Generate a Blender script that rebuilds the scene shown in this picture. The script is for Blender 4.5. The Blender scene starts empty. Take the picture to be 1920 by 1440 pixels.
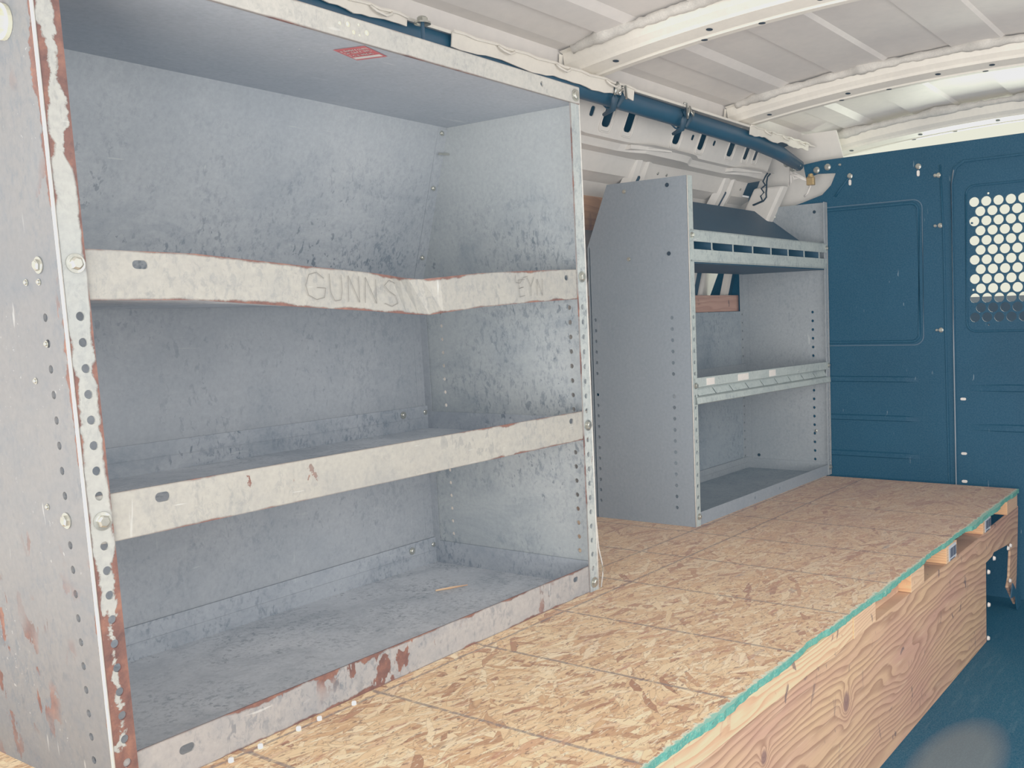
import bpy, math, random
from mathutils import Vector, Matrix
from mathutils.geometry import tessellate_polygon
random.seed(7)
K = 0.69            # design units -> metres
C = bpy.context.scene.collection
# ------------------------------------------------------------------ mesh builder
class MB:
    def __init__(s): s.v=[]; s.e=[]; s.f=[]; s.m=[]
    def vert(s,p,e=(1,1)): s.v.append(tuple(p)); s.e.append(e); return len(s.v)-1
    def poly(s,pts,mi=0,es=None):
        s.f.append([s.vert(p,es[i] if es else (1,1)) for i,p in enumerate(pts)]); s.m.append(mi)
    def box(s,x0,x1,y0,y1,z0,z1,mi=0,fn=None):
        c=[(x,y,z) for x in (x0,x1) for y in (y0,y1) for z in (z0,z1)]
        if fn: c=[fn(p) for p in c]
        for q,k in (((0,1,3,2),0),((4,6,7,5),1),((0,4,5,1),2),((2,3,7,6),3),((0,2,6,4),4),((1,5,7,3),5)):
            s.poly([c[i] for i in q], mi[k] if isinstance(mi,(list,tuple)) else mi)
        return s
    def plate(s,fr,outline,holes=(),t=(0,0,0),efn=None,mi=0,hmi=None):
        """fr(u,v)->point; holes are loops; t = thickness vector"""
        loops=[list(outline)]+[list(h) for h in holes]
        tri=tessellate_polygon([[Vector((a,b,0)) for a,b in l] for l in loops])
        flat=[p for l in loops for p in l]; n=len(flat); t=Vector(t)
        base=len(s.v)
        for k in (0,1):
            for (a,b) in flat:
                e=efn(a,b) if efn else (1,1)
                s.vert(Vector(fr(a,b))+t*k,e)
        for a,b,c in tri:
            s.f.append([base+a,base+b,base+c]); s.m.append(mi)
            if t.length>0: s.f.append([base+n+c,base+n+b,base+n+a]); s.m.append(mi)
        if t.length>0:
            o=0
            for li,l in enumerate(loops):
                L=len(l)
                for i in range(L):
                    j=(i+1)%L; s.f.append([base+o+i,base+o+j,base+n+o+j,base+n+o+i]); s.m.append(mi if (li==0 or hmi is None) else hmi)
                o+=L
        return s
    def tube(s,path,r,n=8,mi=0,close=True,rot=0):
        path=[Vector(p) for p in path]; rings=[]
        up=Vector((0,0,1))
        for i,p in enumerate(path):
            d=(path[min(i+1,len(path)-1)]-path[max(i-1,0)]).normalized()
            a=d.cross(up)
            if a.length<1e-3: a=d.cross(Vector((1,0,0)))
            a.normalize(); b=a.cross(d); rr=r[i] if isinstance(r,(list,tuple)) else r
            rings.append([s.vert(p+(a*math.cos(2*math.pi*k/n+rot)+b*math.sin(2*math.pi*k/n+rot))*rr) for k in range(n)])
        for i in range(len(rings)-1):
            for k in range(n):
                s.f.append([rings[i][k],rings[i][(k+1)%n],rings[i+1][(k+1)%n],rings[i+1][k]]); s.m.append(mi)
        if close:
            s.f.append(rings[0][::-1]); s.m.append(mi); s.f.append(rings[-1]); s.m.append(mi)
        return s
    def sweep(s,prof,stations,mi=0,closed=False,efn=None):
        """prof list of 2-tuples, stations list of functions (a,b)->point"""
        R=[[s.vert(st(*p)) for p in prof] for st in stations]
        n=len(prof)
        for i in range(len(R)-1):
            for k in range(n if closed else n-1):
                s.f.append([R[i][k],R[i][(k+1)%n],R[i+1][(k+1)%n],R[i+1][k]]); s.m.append(mi)
        return s
    def head(s,c,ax,r,h,n=6,flange=1.5,mi=0,dome=.25):
        """fastener head: washer flange, hex or round body, slight dome"""
        c=Vector(c); ax=Vector(ax).normalized(); a=ax.orthogonal().normalized(); b=ax.cross(a)
        prof=[(r*flange,0,20),(r*flange,h*.25,20),(r*1.02,h*.3,n),(r,h*.85,n),(r*.7,h*(.85+dome),n)]
        prev=None
        for rr,hh,m in prof:
            ring=[s.vert(c+ax*hh+(a*math.cos(2*math.pi*k/20)+b*math.sin(2*math.pi*k/20))*rr*(1 if m==20 else (math.cos(math.pi/n)/math.cos(((2*math.pi*k/20)%(2*math.pi/n))-math.pi/n))*1.08 if n==6 else 1)) for k in range(20)]
            if prev:
                for k in range(20): s.f.append([prev[k],prev[(k+1)%20],ring[(k+1)%20],ring[k]]); s.m.append(mi)
            prev=ring
        s.f.append(prev); s.m.append(mi)
        return s
    def build(s,name,mats,parent=None,org=(0,0,0),fn=None,smooth=False,bevel=0,merge=True):
        me=bpy.data.meshes.new(name)
        vs=[fn(p) if fn else p for p in s.v]
        vs=[((p[0]-org[0])*K,(p[1]-org[1])*K,(p[2]-org[2])*K) for p in vs]
        me.from_pydata(vs,[],s.f)
        at=me.attributes.new('edge','FLOAT_VECTOR','POINT')
        for i,e in enumerate(s.e): at.data[i].vector=(e[0]*K,e[1]*K,0)
        if not isinstance(mats,(list,tuple)): mats=[mats]
        for m in mats: me.materials.append(m)
        for i,p in enumerate(me.polygons): p.material_index=s.m[i]; p.use_smooth=smooth
        import bmesh
        bm=bmesh.new(); bm.from_mesh(me)
        if merge: bmesh.ops.remove_doubles(bm,verts=bm.verts,dist=1e-5)
        bmesh.ops.recalc_face_normals(bm,faces=bm.faces)
        bm.to_mesh(me); bm.free()
        o=bpy.data.objects.new(name,me); C.objects.link(o)
        if parent: o.parent=parent
        else: o.location=(org[0]*K,org[1]*K,org[2]*K)
        if bevel:
            b=o.modifiers.new('bevel','BEVEL'); b.width=bevel*K; b.segments=2; b.limit_method='ANGLE'; b.angle_limit=.6
        return o
def tag(o,label=None,cat=None,group=None,kind=None):
    if label: o['label']=label
    if cat: o['category']=cat
    if group: o['group']=group
    if kind: o['kind']=kind
    return o
def empty(name,org,label,cat,group=None,kind=None):
    o=bpy.data.objects.new(name,None); C.objects.link(o); o.empty_display_size=.05
    o.location=(org[0]*K,org[1]*K,org[2]*K)
    return tag(o,label,cat,group,kind)
def circ(u,v,r,n=12): return [(u+r*math.cos(2*math.pi*k/n),v+r*math.sin(2*math.pi*k/n)) for k in range(n)]
def slot(u,v,w,h,n=5):
    r=min(w,h)/2; out=[]
    for cx,cy,a0 in ((u+w/2-r,v+h/2-r,0),(u-w/2+r,v+h/2-r,90),(u-w/2+r,v-h/2+r,180),(u+w/2-r,v-h/2+r,270)):
        for k in range(n): a=math.radians(a0+90*k/(n-1)); out.append((cx+r*math.cos(a),cy+r*math.sin(a)))
    return out
def rrect(u0,u1,v0,v1,r,n=5):
    out=[]
    for cx,cy,a0 in ((u1-r,v1-r,0),(u0+r,v1-r,90),(u0+r,v0+r,180),(u1-r,v0+r,270)):
        for k in range(n): a=math.radians(a0+90*k/(n-1)); out.append((cx+r*math.cos(a),cy+r*math.sin(a)))
    return out
# ------------------------------------------------------------------ materials
class NT:
    def __init__(s,name):
        s.mat=bpy.data.materials.new(name); s.mat.use_nodes=True; s.t=s.mat.node_tree; s.t.nodes.clear()
        s.out=s.t.nodes.new('ShaderNodeOutputMaterial'); s.b=s.t.nodes.new('ShaderNodeBsdfPrincipled'); s.l(s.b.outputs[0],s.out.inputs[0])
        s.obj=s.t.nodes.new('ShaderNodeTexCoord').outputs['Object']
    def l(s,a,b): s.t.links.new(a,b)
    def put(s,sock,v):
        if isinstance(v,bpy.types.NodeSocket): s.l(v,sock)
        elif isinstance(v,(tuple,list)) and len(v)==3 and sock.type=='RGBA': sock.default_value=(*v,1)
        else: sock.default_value=v
    def map(s,vec,scale=(1,1,1),rot=(0,0,0),loc=(0,0,0)):
        n=s.t.nodes.new('ShaderNodeMapping'); s.l(vec,n.inputs[0]); n.inputs['Scale'].default_value=scale; n.inputs['Rotation'].default_value=rot; n.inputs['Location'].default_value=loc; return n.outputs[0]
    def noise(s,vec,sc,det=4,rough=.55,dist=0,col=False):
        n=s.t.nodes.new('ShaderNodeTexNoise'); s.l(vec,n.inputs['Vector']); n.inputs['Scale'].default_value=sc; n.inputs['Detail'].default_value=det; n.inputs['Roughness'].default_value=rough; n.inputs['Distortion'].default_value=dist
        return n.outputs['Color' if col else 0]
    def vor(s,vec,sc,feat='F1',out='Color',rand=1):
        n=s.t.nodes.new('ShaderNodeTexVoronoi'); n.feature=feat; s.l(vec,n.inputs['Vector']); n.inputs['Scale'].default_value=sc; n.inputs['Randomness'].default_value=rand; return n.outputs[out]
    def m(s,op,a,b=0.,c=0.,clamp=False):
        n=s.t.nodes.new('ShaderNodeMath'); n.operation=op; n.use_clamp=clamp
        for i,x in enumerate((a,b,c)): s.put(n.inputs[i],x)
        return n.outputs[0]
    def step(s,x,a,b,lo=0.,hi=1.):
        n=s.t.nodes.new('ShaderNodeMapRange'); s.put(n.inputs[0],x); n.inputs[1].default_value=a; n.inputs[2].default_value=b; n.inputs[3].default_value=lo; n.inputs[4].default_value=hi; return n.outputs[0]
    def mix(s,f,a,b,mode='MIX'):
        n=s.t.nodes.new('ShaderNodeMix'); n.data_type='RGBA'; n.blend_type=mode; s.put(n.inputs[0],f); s.put(n.inputs[6],a); s.put(n.inputs[7],b); return n.outputs[2]
    def ramp(s,f,stops):
        n=s.t.nodes.new('ShaderNodeValToRGB'); s.l(f,n.inputs[0]); r=n.color_ramp
        while len(r.elements)<len(stops): r.elements.new(.5)
        for e,(p,c) in zip(r.elements,stops): e.position=p; e.color=(*c,1)
        return n.outputs[0]
    def sep(s,v):
        n=s.t.nodes.new('ShaderNodeSeparateXYZ'); s.l(v,n.inputs[0]); return n.outputs
    def attr(s,name='edge'):
        n=s.t.nodes.new('ShaderNodeAttribute'); n.attribute_name=name; return n.outputs['Vector']
    def bump(s,h,st=.3,d=.002):
        n=s.t.nodes.new('ShaderNodeBump'); n.inputs['Strength'].default_value=st; n.inputs['Distance'].default_value=d; s.l(h,n.inputs['Height']); s.l(n.outputs[0],s.b.inputs['Normal'])
    def fin(s,col,rough=.5,metal=0.,spec=.4):
        s.put(s.b.inputs['Base Color'],col); s.put(s.b.inputs['Roughness'],rough); s.b.inputs['Metallic'].default_value=metal; s.b.inputs['Specular IOR Level'].default_value=spec
        return s.mat
def lin(r,g,b):
    f=lambda c:(c/255/12.92) if c/255<=.04045 else ((c/255+.055)/1.055)**2.4
    return (f(r),f(g),f(b))
def paint(name,base,dark,smudge=.5,scr=.3,rust=0.,edge=0.,rustlow=None,rough=.5,spots=.0,axis='x',grad=None,scarf=22):
    """scuffed painted sheet steel. edge = depth (m) of chipped rust eating in from the sheet edges"""
    t=NT(name); o=t.obj; x,y,z=t.sep(o)
    big=t.noise(o,3.,5,.6)
    col=t.mix(t.step(big,.35,.7),dark,base)
    fine=t.noise(o,160,3,.6)
    col=t.mix(t.step(fine,.3,.7,0,.16),col,(.02,.03,.04))
    # cloudy smudges
    cl=t.noise(t.map(o,(1,1,1.6)),7,6,.75,.6)
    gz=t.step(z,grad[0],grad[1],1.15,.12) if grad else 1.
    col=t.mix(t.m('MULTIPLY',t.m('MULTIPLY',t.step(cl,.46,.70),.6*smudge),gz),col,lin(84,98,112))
    # dense fine scuffing
    h1=t.noise(t.map(o,(80,80,45)),1.5,4,.75,.5); h2=t.noise(o,5,6,.75)
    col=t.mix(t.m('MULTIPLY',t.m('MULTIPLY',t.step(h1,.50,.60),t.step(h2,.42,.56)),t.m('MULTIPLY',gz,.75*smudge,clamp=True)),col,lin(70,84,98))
    # dark scuff marks
    mk=t.noise(t.map(o,(1.6,1.6,.9)),scarf*3,3,.6,.4); mk2=t.noise(o,6,4,.7)
    mask=t.m('MULTIPLY',t.step(mk,.60,.64),t.step(mk2,.48,.58))
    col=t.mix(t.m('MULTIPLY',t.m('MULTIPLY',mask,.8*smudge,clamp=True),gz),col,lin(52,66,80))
    # fine light scratches, two directions
    for k,(rot,sc) in enumerate((((0,0,.5),(8,120,120)),((0,.6,0),(120,60,7)),((.4,0,-.35),(9,130,90)))):
        s1=t.noise(t.map(o,sc,rot),1.6,2,.5,.15); s2=t.noise(o,9+k*3,2,.5)
        col=t.mix(t.m('MULTIPLY',t.m('MULTIPLY',t.step(s1,.71,.74),t.step(s2,.52,.62)),scr*.6),col,lin(222,224,220))
    h=fine
    if spots>0:   # faint orange rust blushes
        sp=t.noise(t.map(o,(1,1,2.2)),11,3,.5,.2)
        col=t.mix(t.m('MULTIPLY',t.step(sp,.75-.04*spots,.80-.04*spots),.6),col,lin(176,122,96))
    rm=None
    if rust>0 or edge>0:
        n=t.noise(o,26,7,.62,.35); nl=t.noise(o,5.5,3,.6)
        e=t.sep(t.attr()); d=t.m('MINIMUM',e[0],e[1])
        amp=t.m('MULTIPLY',t.step(nl,.46,.64,.16,2.4),edge)
        if rustlow is not None:
            amp=t.m('ADD',amp,t.step(z,rustlow[0],rustlow[1],rustlow[2],0.))
        a=t.m('SUBTRACT',t.m('MULTIPLY',t.step(n,.36,.7),amp),d)
        m1=t.step(a,0.,.0007)
        n2=t.noise(t.map(o,(1.4,1.4,.8)),24,6,.6,.3); reg=t.noise(o,4.2,3,.6)
        m2=t.m('MULTIPLY',t.step(n2,.70-.1*rust,.705-.1*rust),t.step(reg,.5,.56))
        rm=t.m('MAXIMUM',m1,m2) if rust>0 else m1
        rc=t.ramp(t.noise(o,45,6,.7),[(.3,lin(66,42,38)),(.5,lin(102,64,54)),(.7,lin(136,88,68))])
        out=t.m('SUBTRACT',t.step(a,-.0012,0.),m1)
        col=t.mix(t.m('MULTIPLY',out,.6,clamp=True),col,lin(84,66,60))
        col=t.mix(rm,col,rc)
    bm=t.m('ADD',t.m('MULTIPLY',cl,.4),t.m('MULTIPLY',fine,.15))
    if rm is not None: bm=t.m('SUBTRACT',bm,t.m('MULTIPLY',rm,.6))
    t.bump(bm,.25,.0015)
    return t.fin(col,t.step(cl,.3,.7,rough-.08,rough+.12),0.,.35)
def simple(name,c,rough=.5,metal=0.,var=.12,sc=12,bump=.15,c2=None,spec=.4):
    t=NT(name); n=t.noise(t.obj,sc,6,.65)
    d=c2 or tuple(v*.72 for v in c)
    col=t.mix(t.step(n,.35,.68),c,d)
    f=t.noise(t.obj,sc*14,2,.6)
    col=t.mix(t.step(f,.35,.75,0,var),col,(.02,.05,.08))
    t.bump(t.m('ADD',n,t.m('MULTIPLY',f,.2)),bump,.001)
    return t.fin(col,rough,metal,spec)
M={}
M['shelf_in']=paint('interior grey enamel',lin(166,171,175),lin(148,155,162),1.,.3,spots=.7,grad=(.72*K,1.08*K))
M['shelf_in_low']=paint('interior grey enamel low',lin(158,162,167),lin(142,148,155),.35,.25,spots=.7)
M['shelf_top']=paint('top panel enamel',lin(176,182,190),lin(164,171,181),.12,.9)
M['tray']=paint('tray enamel',lin(226,228,232),lin(190,195,202),.7,.5)
M['flange_in']=paint('tray flange enamel',lin(166,171,177),lin(142,149,158),.8,.4)
M['lip']=paint('worn cream lip',lin(170,167,156),lin(158,155,146),.35,.6,rust=.3,edge=.0024,scarf=14)
M['lip_low']=paint('worn bottom lip',lin(170,165,160),lin(154,150,147),.65,.6,rust=1.35,edge=.005,scarf=14)
M['lip_top']=paint('top rail enamel',lin(188,185,176),lin(178,176,168),.3,.4,rust=.0,edge=.001)
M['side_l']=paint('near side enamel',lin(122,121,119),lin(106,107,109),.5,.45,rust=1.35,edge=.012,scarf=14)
M['flange_l']=paint('rusted front flange',lin(176,173,163),lin(160,164,160),.25,.5,rust=.6,edge=.0075,rustlow=(.02,.33,.03),scarf=14)
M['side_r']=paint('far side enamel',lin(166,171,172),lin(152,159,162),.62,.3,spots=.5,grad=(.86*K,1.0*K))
M['flange_r']=paint('far flange',lin(182,188,184),lin(168,176,174),.6,.5,rust=.2,edge=.0012)
M['u2_side']=paint('second unit side enamel',lin(136,145,154),lin(128,138,148),.12,.12)
M['u2_in']=paint('second unit inner enamel',lin(150,156,160),lin(138,146,152),.25,.35)
M['u2_tray']=paint('second unit tray',lin(158,166,172),lin(134,146,155),.7,.5)
M['u2_lip']=paint('second unit lip',lin(178,190,186),lin(164,176,174),.5,.9,edge=.0008)
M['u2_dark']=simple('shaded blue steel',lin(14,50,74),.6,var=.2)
M['body']=simple('van body primer',lin(232,226,217),.45,var=.06,sc=4,c2=lin(220,215,208))
M['roof']=simple('roof primer',lin(220,213,206),.5,var=.08,sc=3,c2=lin(208,202,197))
M['bow']=simple('roof bow cream',lin(236,229,215),.42,var=.06,sc=8,c2=lin(222,215,203))
M['foam']=simple('sealant foam',lin(214,208,198),.8,var=.2,sc=30,bump=.6)
M['steel']=simple('zinc fastener',lin(200,200,188),.28,.85,var=.1,sc=40)
M['brass']=simple('brass fitting',lin(205,170,110),.3,.7,sc=60)
M['dark']=simple('dark rubber',lin(24,52,72),.6,sc=20)
M['tube']=simple('blue grey harness tube',lin(20,62,90),.5,sc=10,var=.15)
M['black']=simple('black hole',lin(14,26,38),.9)
M['bulk']=None
def bulk():
    t=NT('navy partition'); o=t.obj
    n=t.noise(o,3,5,.6); g=t.noise(o,320,2,.6)
    col=t.mix(t.step(n,.35,.7),lin(6,50,78),lin(3,42,68))
    col=t.mix(t.step(g,.3,.75,0,.22),col,lin(66,104,124))
    s1=t.noise(t.map(o,(10,60,12),(.5,0,0)),1.8,2,.5,.2); s2=t.noise(o,8,2,.5)
    col=t.mix(t.m('MULTIPLY',t.m('MULTIPLY',t.step(s1,.72,.75),t.step(s2,.52,.6)),.5),col,lin(130,160,175))
    t.bump(g,.12,.0006)
    return t.fin(col,.6,0,.12)
M['bulk']=bulk()
def floor_m():
    t=NT('blue rubber floor'); o=t.obj
    g=t.noise(t.map(o,(1,1.6,1)),260,3,.7); n=t.noise(o,2.6,5,.6); w=t.noise(t.map(o,(2,16,1),(0,0,.5)),6,4,.7)
    col=t.mix(t.step(n,.35,.7),lin(6,58,84),lin(3,48,74))
    col=t.mix(t.step(g,.4,.7,0,.3),col,lin(86,124,140)); col=t.mix(t.step(w,.55,.75,0,.18),col,lin(92,128,140))
    d=t.noise(o,14,2,.4); col=t.mix(t.step(d,.76,.78,0,.7),col,lin(190,190,180))
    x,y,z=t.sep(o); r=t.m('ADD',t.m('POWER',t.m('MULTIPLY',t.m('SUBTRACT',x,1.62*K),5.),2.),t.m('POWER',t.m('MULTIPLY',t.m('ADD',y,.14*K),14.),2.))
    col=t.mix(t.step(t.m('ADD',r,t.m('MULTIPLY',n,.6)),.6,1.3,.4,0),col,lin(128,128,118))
    t.bump(g,.4,.001)
    return t.fin(col,.7,0,.1)
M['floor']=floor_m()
def osb():
    t=NT('oriented strand board'); o=t.obj
    layers=[]; warp=t.noise(o,9,3,.6,col=True)
    n=t.t.nodes.new('ShaderNodeVectorMath'); n.operation='MULTIPLY_ADD'; t.l(warp,n.inputs[0]); n.inputs[1].default_value=(.035,.035,0); t.l(o,n.inputs[2]); wo=n.outputs[0]
    for k,(a,sx,sy,sc) in enumerate(((.1,13,85,1),(-.35,16,100,1),(.5,15,90,1),(-.8,20,105,1),(1.3,26,110,1),(.25,22,150,1))):
        v=t.map(wo,(sx,sy,1),(0,0,0),(k*3.3,k*7.7,0)); 
        v=t.map(t.map(wo,(1,1,1),(0,0,a)),(sx,sy,1),(0,0,0),(k*3.3,k*7.7,0))
        c=t.sep(t.vor(v,1.)); dd=t.vor(v,1.,'DISTANCE_TO_EDGE','Distance')
        layers.append((c[0],c[1],dd,v))
    val=None;prio=None;edge=None;gr=None
    for c0,c1,dd,v in layers:
        g=t.noise(t.map(v,(.6,5,1)),2.2,3,.7)
        if val is None: val,prio,edge,gr=c0,c1,dd,g
        else:
            f=t.m('GREATER_THAN',c1,prio)
            mx=lambda a,b:t.m('ADD',t.m('MULTIPLY',a,t.m('SUBTRACT',1.,f)),t.m('MULTIPLY',b,f))
            val,edge,gr=mx(val,c0),mx(edge,dd),mx(gr,g); prio=t.m('MAXIMUM',prio,c1)
    col=t.ramp(val,[(0.,lin(160,110,78)),(.14,lin(212,164,116)),(.4,lin(232,192,142)),(.7,lin(240,206,156)),(.93,lin(250,224,180)),(1.,lin(206,152,110))])
    col=t.mix(t.step(gr,.52,.8,0,.42),col,lin(170,120,86))
    col=t.mix(t.step(edge,0.,.07,.5,0.),col,lin(130,88,64))
    fl=t.noise(t.map(o,(30,150,1),(0,0,.15)),1.5,4,.7)
    col=t.mix(t.step(fl,.60,.66,0,.55),col,lin(140,96,72))
    fl2=t.noise(t.map(o,(40,170,1),(0,0,-.25)),1.3,3,.7)
    col=t.mix(t.step(fl2,.58,.64,0,.6),col,lin(252,238,205))
    sp1=t.noise(t.map(o,(1,2.2,1)),95,3,.6,.4); col=t.mix(t.step(sp1,.60,.63,0,.7),col,lin(104,70,56))
    red=t.noise(t.map(wo,(14,70,1),(0,0,-.3)),1.,3,.6); col=t.mix(t.step(red,.62,.66,0,.5),col,lin(178,112,88))
    # grey dirt; pinkish tint paints the daylight falling off towards the far end
    x,y,z=t.sep(o)
    dirt=t.noise(t.map(o,(1,2.4,1)),4.5,6,.7)
    col=t.mix(t.m('MULTIPLY',t.step(dirt,.42,.72),t.step(x,.5,1.5,.05,.4)),col,lin(150,130,122))
    col=t.mix(t.step(x,.4,1.6,0.,.5),col,lin(176,138,128))
    sm=t.noise(t.map(o,(1,2.5,1),(0,0,.2)),13,3,.5); col=t.mix(t.m('MULTIPLY',t.step(sm,.68,.78,0,.7),t.step(x,.5,.8)),col,lin(120,116,124))
    # marking lines
    wob=t.noise(o,40,4,.7); brk=t.noise(t.map(o,(6,6,1)),14,4,.8)
    tot=None
    for xs in (.205,.482,.768,1.035,1.31,1.587,1.864,2.14,2.42):
        d=t.m('ABSOLUTE',t.m('SUBTRACT',t.m('ADD',x,t.m('MULTIPLY',wob,.004)),xs*K+.002)); m=t.step(d,.0018,.0034,1,0)
        tot=m if tot is None else t.m('MAXIMUM',tot,m)
    d=t.m('ABSOLUTE',t.m('SUBTRACT',t.m('ADD',y,t.m('MULTIPLY',wob,.004)),.556*K)); tot=t.m('MAXIMUM',tot,t.step(d,.0015,.003,1,0))
    d=t.m('ABSOLUTE',t.m('SUBTRACT',t.m('ADD',y,t.m('MULTIPLY',wob,.004)),.70*K)); tot=t.m('MAXIMUM',tot,t.m('MULTIPLY',t.step(d,.0015,.003,1,0),t.step(x,.9,1.0)))
    col=t.mix(t.m('MULTIPLY',tot,t.step(brk,.36,.50,.05,.75)),col,lin(108,98,98))
    # teal overspray close to the painted edge
    er=t.noise(o,60,5,.75); te=t.m('SUBTRACT',t.m('MULTIPLY',t.step(er,.35,.7),.011),y)
    col=t.mix(t.step(te,0.,.0012,0,.85),col,lin(206,214,190))
    te2=t.m('SUBTRACT',t.m('MULTIPLY',t.step(er,.4,.72),.006),y)
    col=t.mix(t.step(te2,0.,.001,0,.9),col,lin(120,186,166))
    t.bump(t.m('ADD',val,t.m('MULTIPLY',gr,.5)),.35,.0012)
    return t.fin(col,.62,0,.3)
M['osb']=osb()
def teal():
    t=NT('teal painted board edge'); o=t.obj
    n=t.noise(t.map(o,(1,1,2.5)),70,5,.75); f=t.noise(o,260,3,.6)
    col=t.mix(t.step(n,.36,.62),lin(62,140,126),lin(88,160,142)); col=t.mix(t.step(f,.55,.75,0,.5),col,lin(190,196,160)); col=t.mix(t.step(n,.60,.68,0,.8),col,lin(44,92,88))
    t.bump(t.m('ADD',n,f),.7,.003)
    return t.fin(col,.7,0,.2)
M['teal']=teal()
def timber(name,base,late,pink,knots=(),fx=1.,freq=95,along=0):
    t=NT(name); o=t.obj
    x,y,z=t.sep(o)
    if along==1: x,y=y,x
    lo=t.noise(t.map(o,(1.1,1.1,6)),1.7,3,.5)
    w=t.noise(t.map(o,(9,9,60)),1.,3,.6)
    g=t.m('ADD',t.m('ADD',z,t.m('MULTIPLY',lo,.115)),t.m('MULTIPLY',w,.006))
    for kx,kz,amp,sx,sz in knots:
        r=t.m('ADD',t.m('POWER',t.m('DIVIDE',t.m('SUBTRACT',x,kx),sx),2.),t.m('POWER',t.m('DIVIDE',t.m('SUBTRACT',z,kz),sz),2.))
        g=t.m('ADD',g,t.m('MULTIPLY',t.m('POWER',2.718,t.m('MULTIPLY',r,-1.)),amp))
    ring=t.m('FRACT',t.m('MULTIPLY',g,freq))
    lt=t.m('MULTIPLY',t.step(ring,.35,.92),t.step(ring,.93,1.,1,0))
    big=t.noise(t.map(o,(1.2,1.2,5)),2.4,4,.6)
    col=t.mix(t.step(big,.36,.64),base,pink)
    col=t.mix(t.m('MULTIPLY',lt,.7),col,late)
    fib=t.noise(t.map(o,(14,14,300)),1.,3,.7); col=t.mix(t.step(fib,.52,.75,0,.3),col,late)
    fib2=t.noise(t.map(o,(10,10,240),loc=(3,3,3)),1.,2,.6); col=t.mix(t.step(fib2,.58,.75,0,.35),col,lin(238,208,170))
    dk=t.noise(t.map(o,(2.6,2.6,1.6)),11,3,.6,.8); reg=t.noise(o,4,2,.5)
    col=t.mix(t.m('MULTIPLY',t.step(dk,.64,.68,0,.8),t.step(reg,.42,.52)),col,lin(84,68,68))
    for kx,kz,amp,sx,sz in knots:
        if sx<.03:
            r=t.m('ADD',t.m('POWER',t.m('DIVIDE',t.m('SUBTRACT',x,kx),sx*.62),2.),t.m('POWER',t.m('DIVIDE',t.m('SUBTRACT',z,kz),sz*.62),2.))
            col=t.mix(t.step(t.m('ADD',r,t.m('MULTIPLY',w,.5)),.7,1.5,.85,0),col,lin(112,80,74))
    t.bump(t.m('ADD',lt,fib),.25,.0012)
    return t.fin(col,.6,0,.3)
M['beam']=timber('weathered fir beam',lin(206,164,122),lin(126,84,60),lin(186,138,114),[(1.29*K,-.185*K,.045,.020,.026),(.88*K,-.145*K,.035,.014,.016),(1.72*K,-.25*K,.05,.12,.05),(.45*K,-.3*K,.06,.2,.06)],freq=78)
M['strip']=timber('light fir strip',lin(230,190,144),lin(180,128,92),lin(220,178,136),freq=110)
M['block']=timber('light fir block',lin(222,182,140),lin(186,138,104),lin(212,170,132),freq=140)
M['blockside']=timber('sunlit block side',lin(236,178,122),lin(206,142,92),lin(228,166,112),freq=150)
M['batten']=timber('reddish batten',lin(192,146,126),lin(160,116,98),lin(180,136,118),freq=60)
M['batten2']=timber('orange batten',lin(206,154,112),lin(170,120,84),lin(196,146,108),freq=60)
M['red']=simple('red sticker',lin(206,88,84),.5,sc=30,c2=lin(190,78,78))
M['white']=simple('white print',lin(236,228,220),.5,sc=30,c2=lin(220,214,208))
M['lab']=simple('paper label',lin(190,196,204),.6,sc=80,c2=lin(170,178,190))
M['ink']=simple('label ink',lin(60,66,84),.6)
M['scratch']=simple('scratched lines',lin(112,107,100),.6)
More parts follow.
